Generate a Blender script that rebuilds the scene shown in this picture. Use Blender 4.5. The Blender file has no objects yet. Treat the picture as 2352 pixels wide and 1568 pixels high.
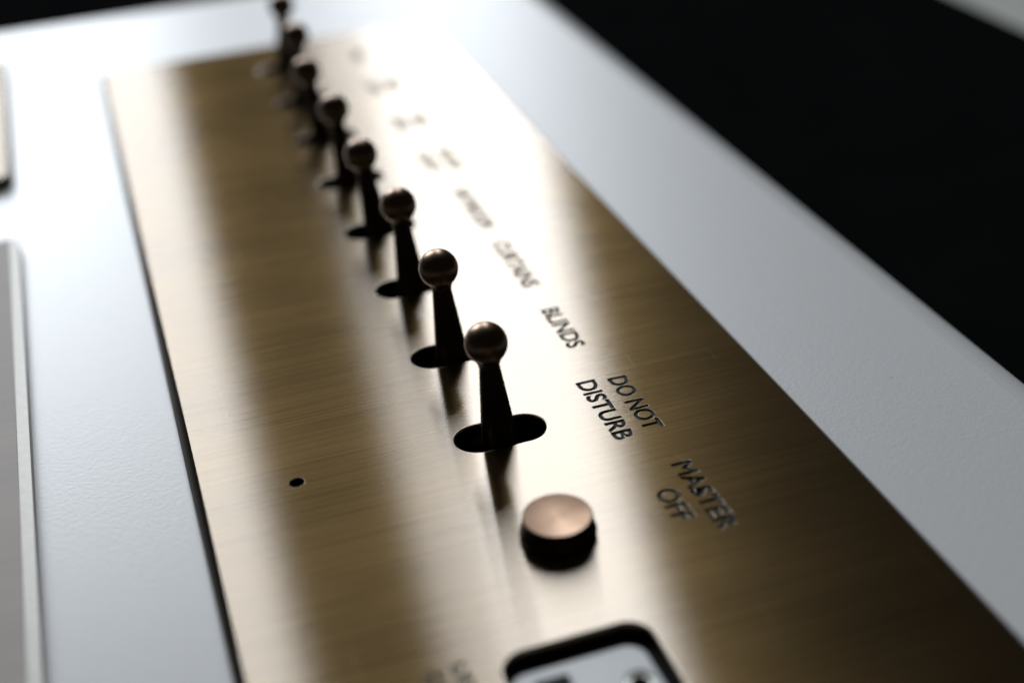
import bpy, bmesh, math, random
from mathutils import Matrix, Vector

# ------------------------------------------------------------------ units
U = 0.00117                      # one drawing unit = 1.17 mm (toggle pitch 20 units)
sc = bpy.context.scene
col = sc.collection

# ------------------------------------------------------------------ camera
cam = bpy.data.cameras.new('camera')
cam_o = bpy.data.objects.new('camera', cam)
col.objects.link(cam_o)
R = ((0.94656921, -0.31696824, -0.05947993),      # image right
     (-0.21200327, -0.47259164, -0.85540151),     # image down
     (0.2430254, 0.82230668, -0.514539))          # forward
C = Vector((-36.137, -129.683, 93.282)) * U
m = Matrix.Identity(4)
for i in range(3):
    m[i][0] = R[0][i]; m[i][1] = -R[1][i]; m[i][2] = -R[2][i]; m[i][3] = C[i]
cam_o.matrix_world = m
cam.sensor_fit = 'HORIZONTAL'; cam.sensor_width = 36.0
cam.lens = 3162.07 / 2352 * 36
cam.clip_start = 0.005; cam.clip_end = 50
cam.dof.use_dof = True
cam.dof.focus_distance = 166.0 * U
cam.dof.aperture_fstop = cam.lens * 0.001 / (5.2 * U)
cam.dof.aperture_blades = 0
sc.camera = cam_o

# ------------------------------------------------------------------ world, lamps, exposure
w = bpy.data.worlds.new('World'); sc.world = w; w.use_nodes = True
bg = w.node_tree.nodes['Background']
bg.inputs[0].default_value = (1.0, 0.86, 0.72, 1); bg.inputs[1].default_value = 0.012


def window_lamp(name, x0, x1, dist, elev, height, radiance, color):
    """daylight through a tall window beyond the far end of the panel, facing back towards it"""
    l = bpy.data.lights.new(name, 'AREA'); l.shape = 'RECTANGLE'
    l.size = x1 - x0; l.size_y = height
    l.energy = radiance * math.pi * l.size * l.size_y
    l.color = color
    o = bpy.data.objects.new(name, l); col.objects.link(o)
    e = math.radians(elev)
    o.location = ((x0 + x1) / 2, dist * math.cos(e), dist * math.sin(e))
    o.rotation_euler = (e - math.pi / 2, 0, 0)
    return o


DAY = (0.89, 0.945, 1.0)
window_lamp('window_light', 0.375, 0.648, 2.0, 31, 1.45, 10.2, DAY)        # open pane
window_lamp('window_light', 0.285, 0.375, 2.0, 31, 1.45, 4.4, DAY)         # dimmer strip added to soften the edge of the reflected band
window_lamp('window_light', -0.65, 0.056, 2.0, 23, 1.0, 11.0, DAY)        # second pane

sc.view_settings.view_transform = 'Standard'; sc.view_settings.look = 'None'
sc.view_settings.exposure = 0.1; sc.view_settings.gamma = 1.0
sc.view_settings.use_curve_mapping = False
sc.render.engine = 'CYCLES'
sc.cycles.use_denoising = True
sc.cycles.max_bounces = 8


# ------------------------------------------------------------------ helpers
def empty(name, loc=(0, 0, 0), parent=None):
    o = bpy.data.objects.new(name, None); o.empty_display_size = 0.01
    col.objects.link(o); o.parent = parent; o.location = Vector(loc) * U
    return o


def link(name, me, mat, parent=None, smooth=None):
    o = bpy.data.objects.new(name, me); col.objects.link(o); o.parent = parent
    if mat:
        me.materials.clear(); me.materials.append(mat)
    if smooth is not None:
        for p in me.polygons: p.use_smooth = True
        me.set_sharp_from_angle(angle=math.radians(smooth))
    return o


def bm_mesh(name, bm):
    me = bpy.data.meshes.new(name); bm.normal_update(); bm.to_mesh(me); bm.free()
    return me


def lathe(name, prof, seg=48, close=True):
    """prof = [(r, z)] bottom to top, in units"""
    bm = bmesh.new(); rings = []
    for r, z in prof:
        if r < 1e-6:
            rings.append([bm.verts.new((0, 0, z * U))])
        else:
            rings.append([bm.verts.new((r * U * math.cos(2 * math.pi * k / seg), r * U * math.sin(2 * math.pi * k / seg), z * U)) for k in range(seg)])
    for a, b in zip(rings, rings[1:]):
        for k in range(seg):
            j = (k + 1) % seg
            if len(a) == 1 and len(b) == 1: continue
            if len(a) == 1: bm.faces.new((a[0], b[j], b[k]))
            elif len(b) == 1: bm.faces.new((a[k], a[j], b[0]))
            else: bm.faces.new((a[k], a[j], b[j], b[k]))
    bmesh.ops.recalc_face_normals(bm, faces=bm.faces)
    return bm_mesh(name, bm)


def rrect(x0, x1, y0, y1, r, n=10):
    pts = []
    for cx, cy, a0 in ((x1 - r, y1 - r, 0), (x0 + r, y1 - r, 90), (x0 + r, y0 + r, 180), (x1 - r, y0 + r, 270)):
        for k in range(n + 1):
            a = math.radians(a0 + 90 * k / n)
            pts.append((cx + r * math.cos(a), cy + r * math.sin(a)))
    return pts


def circle(cx, cy, r, n=40):
    return [(cx + r * math.cos(2 * math.pi * k / n), cy + r * math.sin(2 * math.pi * k / n)) for k in range(n)]


def sheet(name, outlines, z_top, thick, bevel, letters=(), bev_res=2):
    """flat sheet cut from a 2D curve: first outline is the rim, the others are openings"""
    cu = bpy.data.curves.new(name + '_curve', 'CURVE'); cu.dimensions = '2D'; cu.fill_mode = 'BOTH'
    cu.resolution_u = 4
    for pts in list(outlines) + list(letters):
        s = cu.splines.new('POLY'); s.points.add(len(pts) - 1); s.use_cyclic_u = True
        for p, q in zip(s.points, pts): p.co = (q[0] * U, q[1] * U, 0, 1)
    cu.extrude = (thick / 2 - bevel) * U; cu.bevel_depth = bevel * U; cu.bevel_resolution = bev_res
    cu.offset = -bevel * U
    o = bpy.data.objects.new(name + '_curve', cu); col.objects.link(o)
    dg = bpy.context.evaluated_depsgraph_get()
    me = bpy.data.meshes.new_from_object(o.evaluated_get(dg))
    bpy.data.objects.remove(o); bpy.data.curves.remove(cu)
    me.name = name
    me.transform(Matrix.Translation((0, 0, (z_top - thick / 2) * U)))
    return me


def box(name, x0, x1, y0, y1, z0, z1, bev=0.0, seg=3):
    bm = bmesh.new(); bmesh.ops.create_cube(bm, size=1)
    for v in bm.verts:
        v.co = Vector(((x0 + x1) / 2 + v.co.x * (x1 - x0), (y0 + y1) / 2 + v.co.y * (y1 - y0), (z0 + z1) / 2 + v.co.z * (z1 - z0))) * U
    if bev:
        bmesh.ops.bevel(bm, geom=bm.edges[:], offset=bev * U, segments=seg, profile=0.5, affect='EDGES')
    return bm_mesh(name, bm)


def chamfer_ring(name, x0, x1, y0, y1, r, ch, z_top, z_bot, drop=1.1):
    """sloping rim round a sheet: meets it at z_top, leans outward by ch, then drops to z_bot"""
    loops = [(0.0, z_top), (ch * 0.06, z_top - 0.03 * ch), (ch * 0.92, z_top - 0.86 * drop * ch), (ch, z_top - drop * ch), (ch, z_bot), (ch - 1.4, z_bot)]
    bm = bmesh.new(); rings = []
    for off, z in loops:
        rings.append([bm.verts.new((x * U, y * U, z * U)) for x, y in rrect(x0 - off, x1 + off, y0 - off, y1 + off, max(r + off, 0.05), 6)])
    for a, b in zip(rings, rings[1:]):
        n = len(a)
        for k in range(n):
            j = (k + 1) % n
            bm.faces.new((a[k], b[k], b[j], a[j]))
    bmesh.ops.recalc_face_normals(bm, faces=bm.faces)
    return bm_mesh(name, bm)


def glyphs(text, baseline_x, y_mid, length, cap=2.45, bold=0.075):
    """outline splines of a word, reading towards -Y with its caps towards +X"""
    cu = bpy.data.curves.new('t', 'FONT'); cu.body = text; cu.size = 1.0
    o = bpy.data.objects.new('t', cu); col.objects.link(o)
    bpy.context.view_layer.update()
    dg = bpy.context.evaluated_depsgraph_get()
    c = o.evaluated_get(dg).to_curve(dg)
    spl = [[(p.handle_left[:2], p.co[:2], p.handle_right[:2]) for p in s.bezier_points] for s in c.splines]
    o.to_curve_clear()
    xs = [q[1][0] for s in spl for q in s]; ys = [q[1][1] for s in spl for q in s]
    x0, x1, h = min(xs), max(xs), max(ys)
    o.evaluated_get(dg).to_curve_clear()
    bpy.data.objects.remove(o); bpy.data.curves.remove(cu)
    kx = length / (x1 - x0); ky = cap / 0.729 if h < 0.73 else cap / h

    def f(p): return (baseline_x + p[1] * ky, y_mid - (p[0] - (x0 + x1) / 2) * kx)
    polys = []
    for s in spl:
        pts = []
        for (a, b_, c_), (d_, e_, g_) in zip(s, s[1:] + s[:1]):
            p0, p1, p2, p3 = f(b_), f(c_), f(d_), f(e_)
            flat = abs((p1[0] - p0[0]) * (p3[1] - p0[1]) - (p1[1] - p0[1]) * (p3[0] - p0[0])) < 1e-3
            n = 1 if flat else 5
            for k in range(n):
                t = k / n; u = 1 - t
                pts.append(tuple(u ** 3 * p0[i] + 3 * u * u * t * p1[i] + 3 * u * t * t * p2[i] + t ** 3 * p3[i] for i in (0, 1)))
        cl = [p for k, p in enumerate(pts) if math.dist(p, pts[k - 1]) > 1e-4]
        polys.append(cl)
    area = [sum(p[0] * q[1] - q[0] * p[1] for p, q in zip(c_, c_[1:] + c_[:1])) / 2 for c_ in polys]
    sg = 1 if max(area, key=abs) > 0 else -1
    out = []
    for pts in polys:
        res = []; n = len(pts)
        for k in range(n):
            p0, p1, p2 = (Vector(pts[k - 1]), Vector(pts[k]), Vector(pts[(k + 1) % n]))
            d1 = (p1 - p0).normalized(); d2 = (p2 - p1).normalized()
            n1 = Vector((d1.y, -d1.x)) * sg; n2 = Vector((d2.y, -d2.x)) * sg
            m_ = (n1 + n2)
            m_ = m_.normalized() if m_.length > 1e-3 else n1
            q = p1 + m_ * (bold / max(m_.dot(n1), 0.6))
            res.append((q.x, q.y))
        out.append(res)
    return out


# ------------------------------------------------------------------ materials
def new_mat(name):
    mt = bpy.data.materials.new(name); mt.use_nodes = True
    nt = mt.node_tree; b = nt.nodes['Principled BSDF']
    return mt, nt, b


def node(nt, kind, **kw):
    n = nt.nodes.new(kind)
    for k, v in kw.items(): setattr(n, k, v)
    return n


def coords(nt, scale):
    tc = node(nt, 'ShaderNodeTexCoord'); mp = node(nt, 'ShaderNodeMapping')
    mp.inputs['Scale'].default_value = scale
    nt.links.new(tc.outputs['Object'], mp.inputs['Vector'])
    return mp.outputs['Vector']


def noise(nt, scale_vec, scale=1.0, detail=4.0, rough=0.6):
    n = node(nt, 'ShaderNodeTexNoise'); n.inputs['Scale'].default_value = scale
    n.inputs['Detail'].default_value = detail; n.inputs['Roughness'].default_value = rough
    nt.links.new(coords(nt, scale_vec), n.inputs['Vector'])
    return n.outputs['Fac']


def ramp(nt, fac, stops):
    r = node(nt, 'ShaderNodeValToRGB'); cr = r.color_ramp
    while len(cr.elements) < len(stops): cr.elements.new(0.5)
    for e, (p, c) in zip(cr.elements, stops):
        e.position = p; e.color = (*c, 1) if len(c) == 3 else c
    nt.links.new(fac, r.inputs['Fac'])
    return r.outputs['Color']


def mix(nt, fac, a, b):
    n = node(nt, 'ShaderNodeMix', data_type='RGBA')
    for s, v in ((0, fac), (6, a), (7, b)):
        if isinstance(v, (int, float)): n.inputs[s].default_value = v
        elif isinstance(v, tuple): n.inputs[s].default_value = (*v, 1)
        else: nt.links.new(v, n.inputs[s])
    return n.outputs[2]


def brushed(name, c_lo, c_mid, c_hi, scatter, rough=0.27, aniso=0.83, share=0.26, bump=0.03):
    """metal brushed along X: a tight lobe across the brushing lines, drawn out along Y, plus a
    broad warm scatter from the scratches; fine streaks of patina in both"""
    mt, nt, b = new_mat(name)
    out = nt.nodes['Material Output']; nt.nodes.remove(b)
    fine = noise(nt, (22, 5200, 900), 1.0, 4, 0.65)
    wide = noise(nt, (7, 800, 160), 1.0, 3, 0.6)
    cl = noise(nt, (26, 60, 60), 1.0, 3, 0.55)
    c1 = ramp(nt, wide, ((0.28, c_lo), (0.5, c_mid), (0.72, c_hi)))
    c2 = ramp(nt, fine, ((0.32, c_lo), (0.52, c_mid), (0.72, c_hi)))
    cc = mix(nt, 0.45, c1, c2)
    dark = ramp(nt, cl, ((0.35, (0.88, 0.88, 0.90)), (0.65, (1, 1, 1))))
    n = node(nt, 'ShaderNodeMix', data_type='RGBA', blend_type='MULTIPLY'); n.inputs[0].default_value = 1
    nt.links.new(cc, n.inputs[6]); nt.links.new(dark, n.inputs[7])
    scr = ramp(nt, noise(nt, (2600, 34, 30), 1.0, 2, 0.5), ((0.72, (0, 0, 0)), (0.80, (0.35, 0.35, 0.35))))
    tv = node(nt, 'ShaderNodeCombineXYZ'); tv.inputs[0].default_value = 1.0
    bp = node(nt, 'ShaderNodeBump'); bp.inputs['Strength'].default_value = bump; bp.inputs['Distance'].default_value = 0.0001
    nt.links.new(fine, bp.inputs['Height'])
    g1 = node(nt, 'ShaderNodeBsdfAnisotropic', distribution='BECKMANN')
    g1.inputs['Roughness'].default_value = rough; g1.inputs['Anisotropy'].default_value = aniso
    lw = node(nt, 'ShaderNodeLayerWeight'); lw.inputs['Blend'].default_value = 0.5     # clear lacquer: metal pales at glancing angles
    pw = node(nt, 'ShaderNodeMath', operation='POWER'); pw.inputs[1].default_value = 1.5
    nt.links.new(lw.outputs['Facing'], pw.inputs[0])
    nt.links.new(mix(nt, pw.outputs[0], n.outputs[2], tuple(g * c_mid[0] for g in (1.0, 1.02, 1.04))), g1.inputs['Color']); nt.links.new(tv.outputs[0], g1.inputs['Tangent'])
    g2 = node(nt, 'ShaderNodeBsdfAnisotropic', distribution='GGX')
    g2.inputs['Roughness'].default_value = 0.42; g2.inputs['Anisotropy'].default_value = 0.52
    sc_c = ramp(nt, fine, ((0.34, tuple(0.68 * c for c in scatter)), (0.56, scatter), (0.72, tuple(min(1, 1.22 * c) for c in scatter))))
    nt.links.new(mix(nt, scr, sc_c, (0.95, 0.9, 0.8)), g2.inputs['Color']); nt.links.new(tv.outputs[0], g2.inputs['Tangent'])
    nt.links.new(bp.outputs[0], g2.inputs['Normal'])
    ms = node(nt, 'ShaderNodeMixShader')
    ad = node(nt, 'ShaderNodeMath', operation='ADD', use_clamp=True); nt.links.new(ramp(nt, cl, ((0.35, (share * 0.88,) * 3), (0.65, (share * 1.12,) * 3))), ad.inputs[1])
    nt.links.new(scr, ad.inputs[0]); nt.links.new(ad.outputs[0], ms.inputs[0])
    nt.links.new(g1.outputs[0], ms.inputs[1]); nt.links.new(g2.outputs[0], ms.inputs[2])
    nt.links.new(ms.outputs[0], out.inputs['Surface'])
    return mt


def plain(name, color, rough=0.5, metal=0.0, spec=0.5, var=0.12, nscale=900, bump=0.0, coat=0.0):
    mt, nt, b = new_mat(name)
    f = noise(nt, (1, 1, 1), nscale, 4, 0.6)
    lo = tuple(c * (1 - var) for c in color); hi = tuple(min(1, c * (1 + var)) for c in color)
    nt.links.new(ramp(nt, f, ((0.3, lo), (0.7, hi))), b.inputs['Base Color'])
    b.inputs['Roughness'].default_value = rough; b.inputs['Metallic'].default_value = metal
    b.inputs['Specular IOR Level'].default_value = spec
    b.inputs['Coat Weight'].default_value = coat
    if bump:
        bp = node(nt, 'ShaderNodeBump'); bp.inputs['Strength'].default_value = bump; bp.inputs['Distance'].default_value = 0.0002
        nt.links.new(f, bp.inputs['Height']); nt.links.new(bp.outputs[0], b.inputs['Normal'])
    return mt


M_brass = brushed('antique_brushed_brass', (0.272, 0.247, 0.222), (0.312, 0.276, 0.24), (0.352, 0.304, 0.252), (0.50, 0.325, 0.135))
M_rim = plain('brass_rim', (0.09, 0.072, 0.055), 0.25, 1.0, var=0.1)  # brass darkened in colour, standing in for the dim room it reflects
M_lip = plain('brass_lip', (0.40, 0.34, 0.27), 0.30, 1.0, var=0.08)
M_bronze = plain('dark_bronze', (0.205, 0.138, 0.092), 0.34, 1.0, var=0.15, nscale=1500, bump=0.02)
M_stem = plain('blackened_bronze', (0.065, 0.043, 0.031), 0.45, 1.0, var=0.15, nscale=1500)
M_cap, nt, pb = new_mat('spun_copper_bronze')         # turned on a lathe: rings, so the gloss fans out
nt.links.new(ramp(nt, noise(nt, (1, 1, 1), 2500, 4, 0.6), ((0.3, (0.165, 0.105, 0.07)), (0.7, (0.20, 0.13, 0.088)))), pb.inputs['Base Color'])
pb.inputs['Metallic'].default_value = 1; pb.inputs['Roughness'].default_value = 0.34
pb.inputs['Anisotropic'].default_value = 0.6
tg = node(nt, 'ShaderNodeTangent', direction_type='RADIAL', axis='Z')
nt.links.new(tg.outputs[0], pb.inputs['Tangent']); pb.inputs['Anisotropic Rotation'].default_value = 0.25
M_enamel = plain('engraving_enamel', (0.062, 0.071, 0.076), 0.6, 0.0, spec=0.03, var=0.3, nscale=4000, bump=0.15)
M_black = plain('black_plastic', (0.006, 0.006, 0.006), 0.6, 0, spec=0.1)
M_white_plastic = plain('white_plastic', (0.86, 0.87, 0.88), 0.35, 0, var=0.03)
M_steel = plain('contact_steel', (0.5, 0.5, 0.45), 0.3, 1.0)
M_panel = plain('white_painted_panel', (0.76, 0.76, 0.76), 0.38, 0, spec=0.48, var=0.02, nscale=1700, bump=0.17)
nt = M_panel.node_tree; pb = nt.nodes['Principled BSDF']; base = pb.inputs['Base Color'].links[0].from_socket
vo = node(nt, 'ShaderNodeTexVoronoi'); vo.inputs['Scale'].default_value = 150
nt.links.new(coords(nt, (1, 1, 1)), vo.inputs['Vector'])
sp = ramp(nt, vo.outputs['Distance'], ((0.0, (1, 1, 1)), (0.06, (0, 0, 0))))
few = ramp(nt, noise(nt, (1, 1, 1), 55, 2, 0.5), ((0.58, (0, 0, 0)), (0.66, (0.55, 0.55, 0.55))))
mu = node(nt, 'ShaderNodeMix', data_type='RGBA', blend_type='MULTIPLY'); mu.inputs[0].default_value = 1
nt.links.new(sp, mu.inputs[6]); nt.links.new(few, mu.inputs[7])
nt.links.new(mix(nt, mu.outputs[2], base, (0.30, 0.29, 0.28)), pb.inputs['Base Color'])   # specks of dust
M_dark = plain('black_surface', (0.0048, 0.0052, 0.0052), 1.0, 0, spec=0.0, var=0.15, nscale=60)
M_floor = plain('grey_floor', (0.34, 0.35, 0.32), 0.8, 0, spec=0.2, var=0.05, nscale=12)
M_brass2 = brushed('pale_brushed_brass', (0.22, 0.19, 0.15), (0.255, 0.215, 0.165), (0.29, 0.24, 0.175), (0.3, 0.24, 0.16))
M_nickel = brushed('dark_brushed_bronze', (0.125, 0.112, 0.103), (0.145, 0.13, 0.118), (0.165, 0.147, 0.132), (0.12, 0.105, 0.095), rough=0.5, aniso=0.5)
M_nickel_rim = plain('satin_rim', (0.26, 0.25, 0.235), 0.5, 1.0, var=0.06)

# ------------------------------------------------------------------ setting: panel, dark worktop, floor
PZ = -1.8                                             # top of the white panel
XL, XR, YF, YN = -36.3, 35.7, 156.7, -112.0           # faceplate
cut = rrect(XL + 10, XR - 10, YN + 10, YF - 10, 2)
me = sheet('panel', [rrect(-190, 67.4, -210, 206.0, 8.0), cut], PZ, 16.0, 7.0, bev_res=10)
panel = link('panel', me, M_panel, smooth=35)
panel['kind'] = 'structure'; panel['label'] = 'white painted panel carrying the metal plates'

me = box('worktop', -420, 181, -300, 420, -60, -22, 2.0)
top = link('worktop', me, M_dark); top['kind'] = 'structure'; top['label'] = 'black surface below the white panel'
me = box('floor', -2500, 2500, -2500, 3500, -330, -320)
fl = link('floor', me, M_floor); fl['kind'] = 'structure'; fl['label'] = 'grey floor beyond the black surface'

# ------------------------------------------------------------------ the big switch plate
plate = empty('switch_plate', (0, 0, 0))
plate['label'] = 'long brushed brass switch plate with ball-ended toggles and engraved words'
plate['category'] = 'switch plate'

WORDS = [('DO NOT', 16.0, -0.2, 12.0), ('DISTURB', 12.05, -0.2, 13.3), ('MASTER', 15.95, -20.0, 12.6), ('OFF', 12.2, -20.4, 5.6),
         ('BLINDS', 14.15, 20.1, 10.8), ('CURTAINS', 14.15, 40.0, 15.0), ('BATHROOM', 14.15, 60.5, 15.0),
         ('ROOM', 16.2, 81.0, 8.6), ('LIGHT', 12.6, 81.0, 8.4), ('BED', 16.2, 100.0, 6.0), ('SIDE', 12.6, 100.0, 7.2),
         ('DESK', 16.2, 120.5, 8.0), ('LAMP', 12.6, 120.5, 8.0), ('HALL', 14.15, 140.0, 7.6),
         ('USB', -16.5, -37.2, 4.8, 1.6, 0.045), ('OUT', -19.2, -37.4, 4.8, 1.6, 0.045)]
letters = []; words = []
for t, *spec in WORDS:
    g = glyphs(t, *spec); letters += g; words.append((t, g))

SL = 5.55; SR = 2.75                                   # toggle slot: half length, end radius
SX0, SX1, SY1, SY0 = -12.0, 3.1, -35.6, -62.0          # socket opening
BX, BY = -0.2, -20.4                                   # push button
LX, LY = -24.6, -0.1                                   # pin hole
openings = [('slot_lip', -SL, SL, 20 * i - SR, 20 * i + SR, SR - 0.01, 0.26) for i in range(8)]
openings += [('hole_lip', LX - 0.85, LX + 0.85, LY - 0.85, LY + 0.85, 0.84, 0.06),
             ('button_lip', BX - 3.75, BX + 3.75, BY - 3.75, BY + 3.75, 3.74, 0.25),
             ('socket_lip', SX0, SX1, SY0, SY1, 2.7, 0.28)]
CH = 1.15
holes = [rrect(x0 - e, x1 + e, y0 - e, y1 + e, r_ + e, 14) for _, x0, x1, y0, y1, r_, e in openings]
me = sheet('faceplate', [rrect(XL + CH, XR - CH, YN + CH, YF - CH, 0.4, 4)] + holes, 0.0, 1.1, 0.045, letters)
face = link('faceplate', me, M_brass, plate, smooth=30)
for nm, x0, x1, y0, y1, r_, e in openings:             # rounded lip round each opening, edge highlight put into its paler brass
    bm = bmesh.new(); rings = []
    for k in range(8):
        a = math.pi / 2 * min(k, 6) / 6
        off = e * (1 - math.sin(a)) + 0.02; z = -0.01 - e * (1 - math.cos(a)) * 0.8
        if k == 7: z = -1.1
        rings.append([bm.verts.new((x * U, y * U, z * U)) for x, y in rrect(x0 - off, x1 + off, y0 - off, y1 + off, r_ + off, 14)])
    for p_, q_ in zip(rings, rings[1:]):
        n_ = len(p_)
        for k in range(n_): bm.faces.new((p_[k], p_[(k + 1) % n_], q_[(k + 1) % n_], q_[k]))
    bmesh.ops.recalc_face_normals(bm, faces=bm.faces)
    lm = bm_mesh(nm, bm); o = link(nm, lm, M_stem if nm == 'hole_lip' else M_lip, plate, smooth=50)
    lm.materials.append(M_stem)  # lip walls darkened too, standing in for shade in the openings
    for pl in lm.polygons:
        if abs(pl.normal.z) < 0.15: pl.material_index = 1
me = face.data
me.materials.append(M_stem)                            # walls of the openings darkened: shade inside them put into the colour
for pl in me.polygons:
    if abs(pl.normal.z) < 0.2: pl.material_index = 1
me = chamfer_ring('rim', XL + CH + 0.02, XR - CH - 0.02, YN + CH + 0.02, YF - CH - 0.02, 0.4, CH, -0.03, -1.7)
link('rim', me, M_rim, plate, smooth=50)
for t, g in words:
    me = sheet('engraved_word', [], -0.15, 0.2, 0.0, g)
    o = link('engraved_word', me, M_enamel, plate); o['label'] = 'engraved dark word ' + t
# box sunk in the panel behind the plate, open on top
bm = bmesh.new()
x0, x1, y0, y1, zt, zb = XL + 10.2, XR - 10.2, YN + 10.2, YF - 10.2, -1.25, -30
v = [bm.verts.new((x * U, y * U, z * U)) for z in (zb, zt) for x, y in ((x0, y0), (x1, y0), (x1, y1), (x0, y1))]
bm.faces.new(v[0:4])
for k in range(4): bm.faces.new((v[k], v[(k + 1) % 4], v[4 + (k + 1) % 4], v[4 + k]))
link('back_box', bm_mesh('back_box', bm), M_black, plate)

# toggles ------------------------------------------------------------
BR = 2.50; NECK = 1.22; BASE = 2.15; BZ = 12.7; PIV = -4.0
stem_prof = [(2.05, -9.0 - PIV), (2.3, -4.0 - PIV), (2.28, -1.5 - PIV)]
for k in range(7):
    t_ = k / 6; stem_prof.append((BASE + (NECK + 0.02 - BASE) * t_, -0.3 - PIV + (9.3 + 0.3) * t_))
stem_prof += [(1.22, 9.55 - PIV), (1.27, 9.9 - PIV), (1.40, 10.3 - PIV), (1.62, 10.72 - PIV)]
a0 = math.asin(1.66 / BR)
ball_prof = []
for k in range(25):
    a = a0 + (math.pi - a0) * k / 24
    ball_prof.append((BR * math.sin(a), BZ - PIV - BR * math.cos(a)))
ball_prof[-1] = (0, BZ - PIV + BR)
stem_me = lathe('stem', stem_prof, 48); ball_me = lathe('ball_knob', ball_prof, 48)
body_me = box('switch_body', -6.4, 6.4, -7.2, 7.2, -22 - PIV, -10 - PIV, 0.6)
tips = [-0.9, -0.9, -0.9, -1.6, -1.4, -2.0, -0.1, 0.9]
beside = ['the words DO NOT DISTURB', 'the word BLINDS', 'the word CURTAINS', 'the long blurred word after CURTAINS',
          'the fifth blurred label', 'the sixth blurred label', 'the seventh blurred label', 'the far end of the plate']
for i in range(8):
    t = empty('toggle_switch', (0, 20 * i, PIV), plate)
    t['label'] = 'dark bronze ball-ended toggle beside ' + beside[i]
    ang = math.asin(tips[i] / (BZ - PIV))
    lv = math.radians((0.0, 0.6, -0.4, 0.5, -0.5, 0.3, 0.2, -0.3)[i])
    for nm, me_, mt in (('stem', stem_me, M_stem), ('ball_knob', ball_me, M_bronze)):
        o = link(nm, me_, mt, t, smooth=60); o.rotation_euler = (lv, ang, 0)
    link('switch_body', body_me, M_black, t)

# push button --------------------------------------------------------
b = empty('push_button', (BX, BY, 0), plate); b['label'] = 'round bronze push button beside the words MASTER OFF'
prof = [(3.55, -5.0), (3.58, -0.25), (3.72, 0.02), (4.02, 0.22), (4.17, 0.45), (4.19, 0.62), (4.12, 0.85), (3.95, 1.3), (3.84, 1.9), (3.80, 2.35), (3.78, 2.52), (3.73, 2.60), (3.66, 2.62), (3.62, 2.55)]
link('collar', lathe('collar', prof, 64), M_stem, b, smooth=50)
prof = [(3.66, 2.58), (3.60, 2.64)]
for k in range(1, 15):
    r = 3.58 * (1 - k / 14); prof.append((r if k < 14 else 0, 2.64 - 0.30 * (1 - (r / 3.58) ** 2)))
link('cap', lathe('cap', prof, 64), M_cap, b, smooth=35)

# socket -------------------------------------------------------------
s = empty('media_socket', (0, 0, 0), plate); s['label'] = 'white socket insert recessed in a rounded opening of the plate'
IX0, IX1, IY1 = -11.9, 1.8, -37.7                       # white face, off-centre: the black margin stands in for shaded recess walls
ho = [rrect(-9.6, -6.2, -49.0, -39.2, 0.3, 4), circle(-0.2, -42.6, 1.35, 36)]
me = sheet('insert', [rrect(IX0, IX1, SY0 + 1.8, IY1, 2.0, 10)] + ho, -0.8, 1.6, 0.12)
ins = link('insert', me, M_white_plastic, s, smooth=40)
link('contact_ring', lathe('contact_ring', [(1.05, -6), (1.05, -1.1), (1.28, -1.1), (1.28, -6)], 36), M_steel, s, smooth=40).location = (-0.2 * U, -42.6 * U, 0)
link('contact_tongue', box('contact_tongue', -8.3, -7.5, -48.6, -39.8, -6, -2.2, 0.1), M_black, s)
outer = rrect(SX0 - 0.7, SX1 + 0.7, SY0 - 0.7, SY1 + 0.7, 3.4, 10)
me = sheet('recess_shade', [outer] + [rrect(-9.7, -6.1, -49.1, -39.1, 0.3, 4), circle(-0.2, -42.6, 1.4, 36)], -1.4, 1.6, 0.0)
link('recess_shade', me, M_black, s)  # added black sheet, imitates the dark walls of a deeper recess


# ------------------------------------------------------------------ neighbouring plates on the panel
def small_plate(name, label, cat, x0, x1, y0, y1, ztop, mt, rim_mt, ch, r, drop):
    p = empty(name, ((x0 + x1) / 2, (y0 + y1) / 2, PZ))
    p['label'] = label; p['category'] = cat
    hx, hy = (x1 - x0) / 2, (y1 - y0) / 2
    zt = ztop - PZ
    me = sheet('faceplate', [rrect(-hx + ch, hx - ch, -hy + ch, hy - ch, r)], zt, 0.9, 0.08)
    link('faceplate', me, mt, p, smooth=30)
    me = chamfer_ring('rim', -hx + ch + 0.02, hx - ch - 0.02, -hy + ch + 0.02, hy - ch - 0.02, r, ch, zt - 0.03, 0.02, drop)
    link('rim', me, rim_mt, p, smooth=50)
    return p


p2 = small_plate('bronze_plate', 'dull grey bronze plate with a pale sloping rim', 'metal plate', -125, -53.6, -60, 82.3, 0.2, M_nickel, M_nickel_rim, 1.4, 0.5, 0.22)
p1 = small_plate('brass_plate', 'pale gold brass plate with rounded corners', 'metal plate', -125, -54.2, 106.8, 176, 0.2, M_brass2, M_rim, 0.5, 2.2, 1.0)
